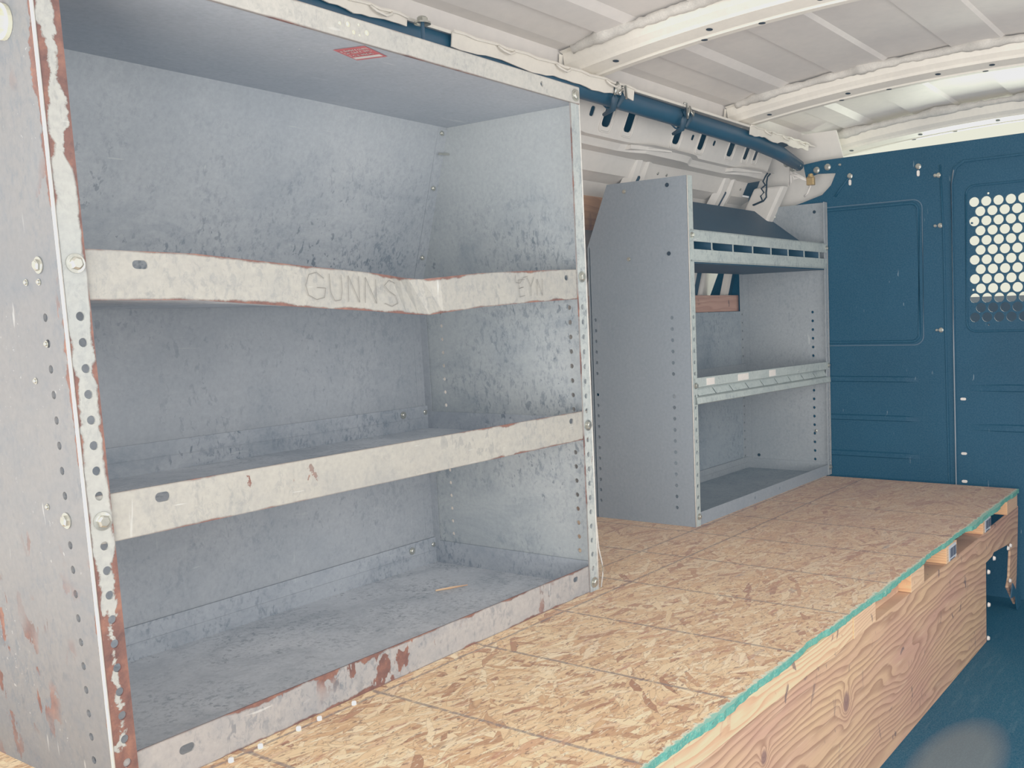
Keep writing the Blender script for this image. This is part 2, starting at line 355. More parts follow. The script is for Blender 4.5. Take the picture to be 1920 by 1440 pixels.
# ------------------------------------------------------------------ shelving units
M['edge']=paint('worn bright fold',lin(214,210,200),lin(190,186,178),.3,.4,rust=.4)  # pale colour for the painted fold highlight and the bent strip
PIT=.0345
def shelving(org,W,D,H,knee,ytop,fl,xf,label,mats,u):
    """local: x 0..W, y 0 (front)..D, z 0..H ; xf = local->world map"""
    root=empty('shelving_unit',org,label,'shelving unit')
    B=lambda mb,name,mat,parent=root,**k: mb.build(name,mat,parent,org,xf,**k)
    T=.004
    prof=[(0,0),(D,0),(D,knee),(ytop,H),(0,H)]
    zs=[.0215+PIT*i for i in range(u['nh'])]
    for side,x0,sx in (('l',0,1),('r',W,-1)):
        holes=[]
        skip=u['bolt_i']
        for i,zz in enumerate(zs):
            if i in skip: continue
            holes.append(circ(u['hy'][0],zz,.0058))
            if zz<knee-.03: holes.append(circ(u['hy'][1],zz,.0052))
        mb=MB(); mb.plate(lambda a,b:(x0,a,b),prof,holes,(sx*T,0,0),lambda a,b:(a,1))
        if side=='l' and u['id']==1:   # stiffening dimple and spare fixing holes
            pass
        sp=B(mb,'side_panel',mats['side_'+side])
        # folded front flange with its row of holes
        mb=MB(); fh=[]
        for i,zz in enumerate(zs):
            if i in skip: continue
            fh.append(circ(sx*fl*.58,zz,.0062,14))
        out=[(0,0),(sx*fl,0),(sx*fl,H),(0,H)]
        mb.plate(lambda a,b:(x0+a,0,b),out,fh,(0,T*.8,0),lambda a,b:(abs(a),abs(sx*fl-a)))
        fl_o=B(mb,'front_flange',mats['flange_'+side],sp)
        mb=MB(); mb.tube([(x0+sx*.0012,.0012,H*i/12) for i in range(13)],.0026 if u['id']==1 else .0018,8); B(mb,'folded_edge',M['edge'],sp,smooth=True)  # thin bright tube paints a highlight along the fold
        # rear post (angle) with holes
        mb=MB(); ph=[circ(sx*.022,zz,.005) for i,zz in enumerate(zs) if zz<knee-.02]
        mb.plate(lambda a,b:(x0+a,D-.006,b),[(0,0),(sx*.036,0),(sx*.036,knee),(0,knee)],ph,(0,-.003,0))
        mb.plate(lambda a,b:(x0+sx*(.006),D-.009-a,b),[(0,0),(.022,0),(.022,knee),(0,knee)],[],(sx*.002,0,0))
        B(mb,'rear_post',mats['in'],sp)
    for nm,mb,mt in u['build'](T): B(mb,nm,mt)
    return root,B
# ---- unit 1
lx,ly,r1=-.0581,-.0313,.0213
U1=(0,.561,0); W1,D1,H1,FL1=1.2194,.541,1.17,.036
KN1,YT1=.715,.40
def xf1(p): x,y,z=p; return (x+lx*z, .561+y+ly*z+r1*x, z)
m1={'side_l':M['side_l'],'side_r':M['side_r'],'flange_l':M['flange_l'],'flange_r':M['flange_r'],'in':M['shelf_in_low']}
def sag(x):
    pts=[(0,0),(.20,.001),(.39,.013),(.55,.022),(.64,.029),(.69,.031),(.84,.018),(1.0,.010),(1.22,.002)]
    for (a,b),(c,d) in zip(pts,pts[1:]):
        if a<=x<=c: return b+(d-b)*(x-a)/(c-a)
    return 0
def push(x): return .016*max(0,1-abs(x-.66)/.07) + .005*max(0,1-abs(x-.66)/.35)
def lip(W,fl,z0,z1,T,slots=(),dz=None,dy=None,y0=.004,brk=(),inset=0):
    """front lip strip, columns so it may be dented"""
    mb=MB(); xs=sorted(set([fl*.35,W-fl*.35]+list(brk)))
    for a,b in zip(xs,xs[1:]):
        hs=[h for h in slots if a<min(p[0] for p in h) and max(p[0] for p in h)<b]
        def fr(u,v):
            d=dz(u) if dz else 0; q=dy(u) if dy else 0
            # a crease: upper part is pushed further in than the lower
            return (u,y0+q*(v-z0)/(z1-z0)*1.0,v-d)
        mb.plate(fr,[(a,z0),(b,z0),(b,z1),(a,z1)],hs,(0,.003,0),lambda u,v:(v-z0,z1-v))
    return mb
def tray(W,D,z,T,back,side,lip0=.0,dz=None,brk=()):
    mb=MB(); xs=sorted(set([.006,W-.006]+list(brk))); 
    for a,b in zip(xs,xs[1:]):
        da=dz(a) if dz else 0; db=dz(b) if dz else 0
        mb.poly([(a,.007,z-da),(b,.007,z-db),(b,D*.45,z),(a,D*.45,z)]); mb.poly([(a,D*.45,z),(b,D*.45,z),(b,D-.012,z),(a,D-.012,z)])
        mb.poly([(a,.007,z-da-.003),(b,.007,z-db-.003),(b,D*.45,z-.003),(a,D*.45,z-.003)]); mb.poly([(a,D*.45,z-.003),(b,D*.45,z-.003),(b,D-.012,z-.003),(a,D-.012,z-.003)])
    # rolled rear and side flanges
    mb.box(.006,W-.006,D-.016,D-.012,z-.003,z+back,1)
    mb.box(.006,W-.006,D-.018,D-.0121,z+back*.48,z+back*.5,1)
    for x0,x1 in ((.006,.009),(W-.009,W-.006)): mb.box(x0,x1,.01,D-.016,z-.003,z+side,1)
    return mb
def u1build(T): return []
m1u={'id':1,'nh':22,'bolt_i':(0,11,20,21),'hy':(.050,.462),'build':u1build}
unit1,B1=shelving(U1,W1,D1,H1,KN1,YT1,FL1,xf1,'large worn grey steel shelving unit with rust-chipped front upright, nearest on the board deck',m1,m1u)
# back panel: vertical lower sheet, sloping upper sheet
mb=MB(); mb.box(.005,W1-.005,D1-.008,D1-.005,.0,KN1)
B1(mb,'back_panel',M['shelf_in_low'])['label']='plain grey lower back sheet'
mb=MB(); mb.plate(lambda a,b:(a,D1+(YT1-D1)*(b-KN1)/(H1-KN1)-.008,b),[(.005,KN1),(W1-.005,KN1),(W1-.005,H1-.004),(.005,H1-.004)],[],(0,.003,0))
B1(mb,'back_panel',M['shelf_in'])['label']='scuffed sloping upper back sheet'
# top panel with folded front rail
ZT=1.1345
mb=MB(); mb.box(.005,W1-.005,.006,YT1+.01,ZT,ZT+.004)
top=B1(mb,'top_panel',M['shelf_top'])
mb=MB(); mb.plate(lambda a,b:(a,-.003,b),[(.004,ZT-.002),(W1-.004,ZT-.002),(W1-.004,H1),(.004,H1)],[circ(1.075,ZT+.019,.006)],(0,.006,0),lambda u,v:(v-ZT+.002,H1-v))
B1(mb,'front_rail',M['lip_top'],top)
mb=MB()
for k in range(7):
    a=random.uniform(.5,.62); mb.head((a,-.0035,ZT+random.uniform(.008,.03)),(0,-1,0),random.uniform(.0012,.003),.0012,12)
B1(mb,'paint_drip',simple('cream drip',lin(232,226,196),.6),top)
# bolts
def bolt(B,parent,c,ax,r=.0085,h=.007,n=6,name='bolt'):
    mb=MB(); mb.head(c,ax,r,h,n); return B(mb,name,M['steel'],parent,smooth=False)
# shelves
def flangebolts(B,W,fl,z,parent,r=.0085):
    bolt(B,parent,(fl*.58,-.0005,z),(0,-1,0),r); bolt(B,parent,(W-fl*.55,-.0005,z),(0,-1,0),r)
brk=[.20,.30,.39,.48,.55,.60,.63,.66,.69,.73,.80,.84,1.0]
def shelf1(z,z0,z1,mat,slots,bz,back=.06,side=.045,dz=None,dy=None,br=(),lift=0):
    s=B1(tray(W1,D1,z,.004,back,side,dz=dz,brk=br),'shelf',[M['tray'],M['flange_in']])
    l=B1(lip(W1,FL1,z0,z1,.004,slots,dz,dy,brk=br),'front_lip',mat,s)
    flangebolts(B1,W1,FL1,bz,s)
    # rear tray bolts
    for (bx,by,ax) in ((W1-.10,D1-.017,(0,-1,0)),(W1-.018,D1-.013,(0,-1,0))): bolt(B1,s,(bx,by,z+back*.72),ax,.0065,.006)
    return s,l
s_top,l_top=shelf1(.702,.6985,.7660,M['lip'],[slot(.115,.7475,.024,.012),slot(1.145,.748,.016,.012)],.746,dz=sag,dy=push,br=brk)
l_top['label']='cream lip of the upper shelf, dented and scratched with writing'
s_mid,l_mid=shelf1(.3735,.3685,.4355,M['lip'],[slot(.115,.418,.024,.014),slot(1.14,.417,.017,.012)],.401,br=(.5,))
l_mid['label']='cream lip of the middle shelf with rust chips along its lower edge'
s_bot,l_bot=shelf1(.008,.0005,.0640,M['lip_low'],[slot(.115,.038,.026,.014),slot(1.13,.045,.02,.012)],.0215,back=.068,side=.06,br=(.5,))
l_bot['label']='rust spotted lip of the bottom shelf'
# scratched writing on the dented lip
def strokes(segs,w,y,B,parent,name,mat):
    mb=MB()
    for pl in segs:
        for (a,b),(c,d) in zip(pl,pl[1:]):
            L=math.hypot(c-a,d-b) or 1; nx,nz=-(d-b)/L*w,(c-a)/L*w
            z0,z1=.6985,.766
            P=lambda u,v:(u,.004+push(u)*(v-z0)/(z1-z0)-y,v-sag(u))
            mb.poly([P(a-nx,b-nz),P(c-nx,d-nz),P(c+nx,d+nz),P(a+nx,b+nz)])
    return B(mb,name,mat,parent,merge=False)
def gl(x,z,pts,sx=.03,sz=.045): return [(x+p[0]*sx,z+p[1]*sz) for p in pts]
z0=.712
segs=[gl(.400,z0,[(.95,.8),(.6,1),(.2,.9),(0,.5),(.1,.15),(.5,0),(.9,.1),(1,.45),(.55,.45)],.042),
 gl(.452,z0,[(0,1),(.0,.3),(.3,0),(.8,.05),(1,.4),(1,1)],.026),
 gl(.490,z0,[(0,0),(.15,1),(.9,.0),(1,1)],.028),gl(.528,z0,[(0,0),(.2,1),(.9,0),(1,.95)],.03),
 gl(.575,z0,[(1,.9),(.5,1),(.1,.75),(.4,.55),(.9,.4),(1,.1),(.5,-.05),(0,.05)],.034),
 gl(.955,z0+.002,[(0,1),(.05,.65),(.5,.6),(.9,.85),(1.4,.9)],.03),gl(.965,z0,[(1,.8),(0,.8),(.05,.4),(.8,.45),(.05,.4),(.1,0),(1,.05)],.02),
 gl(.995,z0,[(0,.9),(.5,.45),(1,.9),(.5,.45),(.45,0)],.024),gl(1.028,z0,[(0,0),(.1,.8),(.9,.0),(1,.8)],.022)]
strokes(segs[:5],.0006,.003,B1,l_top,'scratched_writing',M['scratch']); strokes(segs[5:],.0006,.003,B1,l_top,'scratched_writing',M['scratch'])
# red sticker under the top panel
mb=MB()
q=[Vector((.55,.06,0)),Vector((.60,.11,0)),Vector((.655,.075,0)),Vector((.615,.02,0))]
A=Vector((.556,.070,0)); U=Vector((.018,-.060,0)); Vv=Vector((.075,.02,0))
def st(u,v,d=.0006,bow=.004): p=A+U*u+Vv*v; return (p.x,p.y,ZT-d-bow*4*(v-.5)**2*0-.0)
def stq(u0,u1,v0,v1,mi,d,m=None):
    (m or mb).poly([st(u0,v0,d),st(u1,v0,d),st(u1,v1,d),st(u0,v1,d)],mi)
stq(0,1,0,1,0,.0012)
sk=B1(mb,'warning_sticker',M['red'],top,merge=False); sk['label']='red sticker with white print on the underside'
mb=MB(); stq(.06,.94,.72,.88,0,.0018)
for row,(v0,v1) in enumerate(((.12,.24),(.30,.42),(.52,.64))):
    u=.1
    while u<.9:
        w=random.uniform(.04,.075); stq(u,u+.018,v0,v1,0,.0018)
        if random.random()<.7: stq(u,u+w,v1-.03,v1,0,.0018)
        if random.random()<.6: stq(u+w-.018,u+w,v0,v1,0,.0018)
        if random.random()<.5: stq(u,u+w,v0,v0+.03,0,.0018)
        u+=w+.03+(0.05 if random.random()<.2 else 0)
B1(mb,'sticker_print',M['white'],sk,merge=False)
# left side details: big top bolt, fold bead, scattered fixings
sideL=[o for o in unit1.children if o.name.startswith('side_panel')][0]
sideR=[o for o in unit1.children if o.name.startswith('side_panel')][1]
mb=MB(); mb.head((-.0005,.072,1.058),(-1,0,0),.017,.022,6,1.35); B1(mb,'hex_bolt',simple('cream washer bolt',lin(226,224,196),.4,.3),sideL)['label']='large cream hex bolt near the top'
for z in (.401,.746,.0215): bolt(B1,sideL,(-.0005,.051,z),(-1,0,0),.0075,.006)
for (y,z) in ((.089,.725),(.053,.642),(.093,.592),(.099,.416),(.055,.724)):
    mb=MB(); mb.head((-.0005,y,z),(-1,0,0),.003,.003,12); B1(mb,'rivet',M['steel'],sideL)
bolt(B1,sideR,(W1-.004,.47,.97),(-1,0,0),.005,.003,12,'rivet')
mb=MB(); mb.tube([(W1-.03,YT1+.012,1.07),(W1-.005,YT1+.0,1.07)],.003,6); B1(mb,'split_pin',M['steel'],sideR)
for (zz) in (1.12,.99,.82):
    yy=D1+(YT1-D1)*(zz-KN1)/(H1-KN1)-.011; mb=MB(); mb.head((W1-.022,yy,zz),(0,-1,.3),.005,.004,12); B1(mb,'rivet',M['steel'],sideR)
# upper corner seam angle
mb=MB(); 
mb.plate(lambda a,b:(W1-.004-a,D1+(YT1-D1)*(b-KN1)/(H1-KN1)-.0105,b),[(0,KN1),(.034,KN1),(.030,H1-.04),(0,H1-.04)],[],(0,.002,0))
B1(mb,'corner_angle',M['shelf_in'],sideR)
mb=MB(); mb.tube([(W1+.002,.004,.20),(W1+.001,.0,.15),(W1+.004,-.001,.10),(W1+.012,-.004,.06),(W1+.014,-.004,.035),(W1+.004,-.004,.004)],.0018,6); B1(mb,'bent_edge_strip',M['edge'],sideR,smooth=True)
# end bolt that fixes the top rail at the far upright
bolt(B1,top,(W1-.02,-.004,H1-.02),(0,-1,0),.009,.005,12)
# ---- unit 2
U2=(1.9244,.7075,0); W2,D2,H2,FL2=1.102,.372,1.0679,.03
def xf2(p): x,y,z=p; return (1.9244+x,.7075+y-.0043*x,z)
KN2,YT2=.875,.29
m2={'side_l':M['u2_side'],'side_r':M['u2_in'],'flange_l':M['u2_lip'],'flange_r':M['u2_in'],'in':M['u2_in']}
m2u={'id':2,'nh':19,'bolt_i':(0,12),'hy':(.066,.35),'build':u1build}
unit2,B2=shelving(U2,W2,D2,H2,KN2,YT2,FL2,xf2,'smaller grey steel shelving unit with bin shelf, standing against the blue partition',m2,m2u)
mb=MB(); mb.box(.005,W2-.03,D2-.007,D2-.004,.0,.655); B2(mb,'back_panel',M['u2_tray'])
# bottom tray
s=B2(tray(W2,D2,.006,.004,.045,.04),'shelf',[M['u2_tray'],M['u2_in']])
B2(lip(W2,FL2,.0,.040,.004,[circ(.42,.02,.005),circ(.62,.02,.005)]),'front_lip',M['u2_side'],s)
flangebolts(B2,W2,FL2,.03,s,.0065)
# middle shelf with label channel
Z=.378
s=B2(tray(W2,D2,Z,.004,.06,.05),'shelf',[M['u2_tray'],M['u2_in']])
mb=MB()
prof=[(.0,.078),(.0,.050),(.014,.046),(.016,.024),(-.004,.018),(-.006,.0),(.004,-.004)]
mb.sweep(prof,[(lambda a,b,x=x:(x,a-.002,Z+b-(.010 if x>.5 else 0.))) for x in (.012,W2-.012)])
mb.sweep([(a+.003,b) for a,b in prof],[(lambda a,b,x=x:(x,a,Z+b-(.010 if x>.5 else 0.))) for x in (.012,W2-.012)])
l=B2(mb,'front_lip',M['u2_lip'],s,merge=False)
n=9
for k in range(n):
    a=.03+k*(W2-.06)/n; mb=MB(); dz=.010*(a/W2)
    mb.box(a,a+(W2-.06)/n*.93,.0095,.0105,Z+.023-dz,Z+.042-dz,fn=lambda p:(p[0]+(.012 if p[2]<Z+.03 else 0),p[1]-(.008 if p[2]<Z+.03 else 0),p[2]))
    B2(mb,'label_insert',M['u2_lip'],s)
for a,w in ((.085,.05),(.30,.075),(.54,.05)):
    mb=MB(); mb.box(a,a+w,-.0035,-.002,Z+.053-.010*a/W2,Z+.074-.010*a/W2); B2(mb,'torn_label',M['white'],s)
flangebolts(B2,W2,FL2,Z+.055,s,.0065)
# upper bin shelf: box rails, dividers, sloping back sheet
ZB=.818
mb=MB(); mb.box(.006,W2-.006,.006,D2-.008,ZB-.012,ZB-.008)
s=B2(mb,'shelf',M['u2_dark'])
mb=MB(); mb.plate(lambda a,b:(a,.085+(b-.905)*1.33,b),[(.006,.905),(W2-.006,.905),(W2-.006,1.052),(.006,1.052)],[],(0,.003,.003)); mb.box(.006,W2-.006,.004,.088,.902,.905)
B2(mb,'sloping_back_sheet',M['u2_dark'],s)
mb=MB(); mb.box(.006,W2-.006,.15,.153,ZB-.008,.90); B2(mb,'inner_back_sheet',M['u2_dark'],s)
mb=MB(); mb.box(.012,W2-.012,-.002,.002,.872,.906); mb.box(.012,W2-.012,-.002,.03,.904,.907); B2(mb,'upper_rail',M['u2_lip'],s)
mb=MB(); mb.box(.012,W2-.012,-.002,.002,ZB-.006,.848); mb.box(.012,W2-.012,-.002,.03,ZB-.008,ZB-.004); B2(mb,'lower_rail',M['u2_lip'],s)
for k in range(7):
    a=.145+k*.145
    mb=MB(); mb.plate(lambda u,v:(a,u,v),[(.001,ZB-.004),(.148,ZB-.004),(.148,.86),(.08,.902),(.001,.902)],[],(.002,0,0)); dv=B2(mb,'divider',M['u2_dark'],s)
    m_=MB(); m_.box(a-.001,a+.003,-.0005,.002,ZB+.02,.885); B2(m_,'front_edge',M['u2_lip'],dv)
mb=MB(); mb.box(.012,W2-.012,.07,.073,ZB-.004,.862); B2(mb,'bin_partition',M['u2_side'],s)
flangebolts(B2,W2,FL2,.89,s,.0065)
sl=[o for o in unit2.children if o.name.startswith('side_panel')]
for pr,xx,sx in ((sl[0],0,-1),(sl[1],W2,-1)):
    mb=MB()
    if pr is sl[0]: pts=[(.07,.838),(.215,.829),(.07,1.045),(.225,1.04)]
    else: pts=[(.05,1.035),(.22,1.03),(.31,.06),(.06,.17)]
    for k,(y,z) in enumerate(pts):
        mm=MB(); mm.head((xx-(.0005 if sx<0 and xx==0 else .0045),y,z),(-1,0,0),.0055,.003,12,1.2)
        B2(mm,'rivet',M['steel'] if k%2 else M['black'],pr)
# ------------------------------------------------------------------ deck
org=(1.3,.6,-.014)
mb=MB(); 
seg=260; x0,x1=-.75,2.975
def eg(x):
    random.seed(int(x*900)); j=random.uniform(-.0022,.0022)
    return j+ .004*math.sin(x*7)+.003*math.sin(x*23+1)-(.006 if x>2.3 else 0)
for i in range(seg):
    a=x0+(x1-x0)*i/seg; b=x0+(x1-x0)*(i+1)/seg
    mb.poly([(a,eg(a),0),(b,eg(b),0),(b,1.26,0),(a,1.26,0)],0); mb.poly([(a,eg(a),-.014),(a,1.26,-.014),(b,1.26,-.014),(b,eg(b),-.014)],1)
    mb.poly([(a,eg(a),0),(a,eg(a)-.001+.0015,-.014),(b,eg(b)-.001+.0015,-.014),(b,eg(b),0)],1)
mb.poly([(x0,0,0),(x0,1.26,0),(x0,1.26,-.014),(x0,0,-.014)],1); mb.poly([(x1,eg(x1),0),(x1,1.26,0),(x1,1.26,-.014),(x1,eg(x1),-.014)],1)
o=mb.build('deck_board',[M['osb'],M['teal']],None,(0,0,0)); tag(o,'strand board deck with teal painted front edge, under both shelving units','board')
# white foam beads by the bottom lip of unit 1
beads=[(.17,.545),(.225,.548),(.30,.55),(.345,.553),(.42,.553),(.12,.541)]
for i,(x,y) in enumerate(beads):
    mb=MB(); mb.head((x,y,.0),(0,0,1),.0042,.006,12,1.05)
    o=mb.build('foam_bead',M['white'],None,(x,y,0),smooth=True); tag(o,'tiny white foam bead on the board beside the large unit bottom lip','bead','white foam beads along the bottom lip')
# beam with notch and leg
out=[(-.75,-.412),(2.515,-.412),(2.515,-.161),(2.60,-.158),(2.62,-.150),(2.835,-.168),(2.86,-.196),(2.838,-.284),(2.81,-.312),(2.925,-.400),(2.955,-.30),(2.97,-.199),(2.985,-.062),(-.75,-.062)]
mb=MB(); mb.plate(lambda a,b:(a,.002,b),[(-.75,-.412),(2.515,-.412),(2.515,-.062),(-.75,-.062)],[],(0,.055,0))
mb.plate(lambda a,b:(a,.002,b),[(2.515,-.161)]+out[3:-1]+[(2.515,-.062)],[],(0,.008,0)); o=mb.build('timber_beam',M['beam'],None,(0,0,0),bevel=.002); tag(o,'wide knotty timber beam on edge under the front of the deck','beam')
for i,(x,z) in enumerate(((2.525,-.195),(2.525,-.30),(2.60,-.168),(2.80,-.178),(2.835,-.176),(2.825,-.295),(2.515,-.405))):
    mb=MB(); mb.head((x,-.001 if i!=0 else -.001,z+.004),(0,-1,0),.0062,.006,12,1.2)
    b=mb.build('screw',M['white'],o,(0,0,0),smooth=True)
# strip and blocks between board and beam
mb=MB(); mb.box(-.75,1.334,.001,.06,-.061,-.0145); o=mb.build('timber_strip',M['strip'],None,(0,0,0),bevel=.001); tag(o,'light timber strip between beam and deck board','timber strip')
# the strip carries on beyond the first cross block set back
xs=[(1.335,1.475),(1.74,1.85),(2.06,2.165),(2.47,2.57),(2.80,2.955)]
lbls=['pale cross block end next to the light timber strip, nearest the camera','second pale cross block end under the teal edge, without a label','cross block with a printed label, above the middle of the beam','cross block with a printed label, nearer the notch of the beam','cross block at the far corner of the deck by the blue partition']
for i,(a,b) in enumerate(xs):
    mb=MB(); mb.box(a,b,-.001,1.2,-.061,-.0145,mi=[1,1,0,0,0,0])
    org=(0,0,0)
    r=mb.build('cross_block',[M['block'],M['blockside']],None,(0,0,0),bevel=.001); tag(r,lbls[i],'timber block',None)
    if i in (2,3):
        mb=MB(); mb.box(a+.02,b-.015,-.0025,-.0013,-.0585,-.0165); lb=mb.build('printed_label',M['lab'],r,(0,0,0))
        mb=MB()
        for k in range(8):
            xx=a+.028+k*.0085; mb.box(xx,xx+.003+.002*(k%3),-.0035,-.0026,-.05,-.024)
        mb.box(a+.03,b-.03,-.0035,-.0026,-.0575,-.055); mb.build('label_print',M['ink'],lb,(0,0,0),merge=False)
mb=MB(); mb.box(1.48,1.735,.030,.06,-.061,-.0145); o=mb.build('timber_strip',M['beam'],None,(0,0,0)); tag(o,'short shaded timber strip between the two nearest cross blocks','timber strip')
# rear supporting joist under the deck (carries the back of the blocks)
mb=MB(); mb.box(-.75,2.95,1.1,1.15,-.412,-.062); o=mb.build('support_joist',M['beam'],None,(0,0,0)); tag(o,'timber joist carrying the wall side of the deck','joist')
# splinter lying on the bottom shelf
mb=MB(); mb.tube([(.985,.90,.0125),(1.02,.885,.0125),(1.06,.865,.0125)],[.002,.003,.0012],5); o=mb.build('wood_splinter',M['strip'],None,(1.02,.885,.01)); tag(o,'pale wood splinter lying on the bottom shelf of the large unit','splinter')
# ------------------------------------------------------------------ setting
def S(o,parts=False): o['kind']='structure'; return o
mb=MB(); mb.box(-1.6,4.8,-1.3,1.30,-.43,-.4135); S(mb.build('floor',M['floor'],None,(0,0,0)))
def zb(y): return 1.369-.059*(y/.8)**2
# ceiling: corrugated roof skin
ry=[]
def step_(y):
    y=abs(y); lv=0
    edges=[-.02,.067,.10,.271,.30,.443,.638,.70]
    s=0
    if .085<y<.285: s=1
    elif .443<y<.60: s=1
    elif .70<y<.78: s=-1
    return s
pts=[]
for (y,d) in ((.0,0),(.072,0),(.080,.009),(.268,.009),(.279,0),(.440,0),(.448,.011),(.60,.011),(.625,-.002),(.70,-.004),(.716,.008),(.80,.0)): pts.append((y,zb(y)+.064+d))
pts+= [(.845,1.372),(.86,1.318)]
prof=[(-y,z) for y,z in pts[::-1]][:-1]+pts
mb=MB(); N=24
mb.sweep(prof,[(lambda a,b,x=-1.6+5.1*i/N:(x,a,b-.02*max(0,(x-2.7))**2)) for i in range(N+1)])
S(mb.build('ceiling',M['roof'],None,(0,0,0),smooth=False))
# roof bows with sealant beads and holes
for bi,xc in enumerate((-.34,.634,1.598,2.562,3.36)):
    mb=MB(); prof=[(.035,.06),(.004,.0),(-.018,.0),(-.023,.009),(-.030,.009),(-.034,.002),(-.080,.010),(-.084,.018),(-.098,.030),(-.104,.058),(-.12,.062)]
    ys=[-.84+1.68*i/40 for i in range(41)]
    lift=0 if bi<4 else .0
    mb.sweep(prof,[(lambda a,b,y=y:(xc+a,y,zb(y)+b-(.030 if bi==4 else 0))) for y in ys])
    # end foot
    mb.poly([(xc-.12,.84,1.36),(xc+.035,.84,1.36),(xc+.02,.86,1.30),(xc-.10,.86,1.30)])
    o=S(mb.build('trim_%d'%(bi+1),M['bow'],None,(0,0,0),smooth=False))
    if bi<1: continue
    mb=MB(); random.seed(bi)
    path=[];rad=[]
    for i in range(121):
        y=.80-1.62*i/120; w=.004*math.sin(i*.6)+random.uniform(-.004,.004)
        bulge=.014*max(0,math.sin((y+.1)*18))**2
        path.append((xc-.112-bulge-w*.6,y,zb(y)+.058-(.02 if bi==4 else 0))); rad.append(.010+random.uniform(0,.005)+bulge*.5)
    mb.tube(path,rad,7); mb.build('sealant_bead',M['foam'],o,(0,0,0),smooth=True)
    mb=MB(); 
    for y in (.70,.42,.13,-.03,-.2,-.45,-.7): mb.head((xc-.058,y,zb(y)+.0052-(.03 if bi==4 else 0)),(-.12,0,-1),.0085,.001,12,1.0)
    for y in (.46,.30,.0): mb.head((xc-.01,y,zb(y)+.0-(.03 if bi==4 else 0)),(0,0,-1),.009,.0008,12,1.0)
    mb.build('bow_hole',M['black'],o,(0,0,0))
# cant rail: light channel along the roof edge, dark harness tube below it
mb=MB(); mb.sweep([(.86,1.318),(.80,1.302),(.775,1.296),(.772,1.302),(.80,1.312)],[(lambda a,b,x=x:(x,a,b)) for x in (-1.6,.3,1.0,1.8,2.6,3.1)])
S(mb.build('trim_6',M['bow'],None,(0,0,0)))
mb=MB(); path=[(-1.6,.815,1.283),(.5,.815,1.281),(1.2,.815,1.279),(2.0,.815,1.275),(2.6,.815,1.268),(2.82,.81,1.25),(2.98,.795,1.215)]
mb.tube(path,[.031,.031,.03,.029,.029,.028,.022],10)
tube=mb.build('harness_tube',M['tube'],None,(0,0,0),smooth=True); tag(tube,'blue grey wiring harness tube running along the roof edge above the shelving','harness tube')
# ragged cover plates hanging under the channel
def cover(x0,x1,lab,seedv,h=.04):
    random.seed(seedv); out=[]; n=26
    for i in range(n+1): out.append((x0+(x1-x0)*i/n,.0+random.uniform(-.002,.002)))
    for i in range(n+1): 
        x=x1-(x1-x0)*i/n; out.append((x,-h+.004*math.sin(i*.7)+random.uniform(-.0025,.0025)))
    mb=MB(); mb.plate(lambda a,b:(a,.772-b*.12,1.300+b*.9),out,[],(0,-.003,0)); 
    mb.tube([(x0+(x1-x0)*i/20,.766,1.300+.002*math.sin(i*2.1)) for i in range(21)],.0035,6)
    o=mb.build('cover_plate',M['bow'],None,((x0+x1)/2,.77,1.30)); tag(o,lab,'cover plate')
    for k in range(3):
        xx=x0+(x1-x0)*(.2+.3*k); m=MB(); m.tube([(xx,.764,1.298),(xx+.01,.757,1.288),(xx+.035,.756,1.284),(xx+.055,.760,1.292),(xx+.06,.766,1.299)],.003,6)
        m.build('clip',M['bow'],o,((x0+x1)/2,.77,1.30),smooth=True)
    return o
cover(.98,1.74,'light metal cover plate over the harness, above the right end of the large shelving unit',3,.036)
cover(2.50,3.02,'crumpled light cover plate over the harness near the blue partition',5,.03)
cover(.30,.84,'light metal cover plate over the harness, at the top edge beside a hanging nut',9,.022)
# dark torn clips and connectors on the harness
def junk(x,y,z,lab,sv,s=.03):
    random.seed(sv); r=empty('harness_clip',(x,y,z),lab,'clip')
    mb=MB(); mb.tube([(x-.02,y-.042,z+.01),(x-.025,y-.046,z-.02),(x-.01,y-.03,z-.045),(x+.0,y+.01,z-.055)],[.008,.010,.009,.005],7)
    mb.tube([(x+.015,y-.042,z+.02),(x+.02,y-.044,z-.01),(x+.0,y-.036,z-.04)],[.006,.008,.006],7); mb.build('bracket',M['dark'],r,(x,y,z),smooth=True)
    mb=MB(); 
    for k in range(3): mb.tube([(x-.03+.02*k,y-.05,z+random.uniform(-.02,.03)),(x-.02+.02*k,y-.054,z+random.uniform(-.02,.03)),(x-.01+.02*k,y-.05,z+random.uniform(-.02,.03))],.0035,6)
    mb.build('wire',M['steel'],r,(x,y,z),smooth=True)
    mb=MB(); mb.tube([(x+.03,y+.036*math.cos(a),z+.036*math.sin(a)) for a in [k*math.pi/6 for k in range(13)]],.003,5); mb.build('strap',M['tube'],r,(x,y,z))
junk(1.66,.815,1.278,'dark broken harness clip just right of the large shelving unit top corner',1)
junk(2.05,.815,1.275,'dark harness clip with pale wire ends, on the tube between the two roof bows',2)
# hanging nut and bolt at the top edge
r=empty('hanging_bolt',(.86,.745,1.29),'threaded bolt and nut hanging from the roof edge above the large shelving unit','bolt')
mb=MB(); mb.tube([(.86,.745,1.30),(.86,.745,1.215)],.004,8); mb.build('shank',M['tube'],r,(.86,.745,1.29))
mb=MB(); mb.head((.86,.745,1.285),(0,0,1),.012,.014,6); mb.build('nut',M['steel'],r,(.86,.745,1.29))
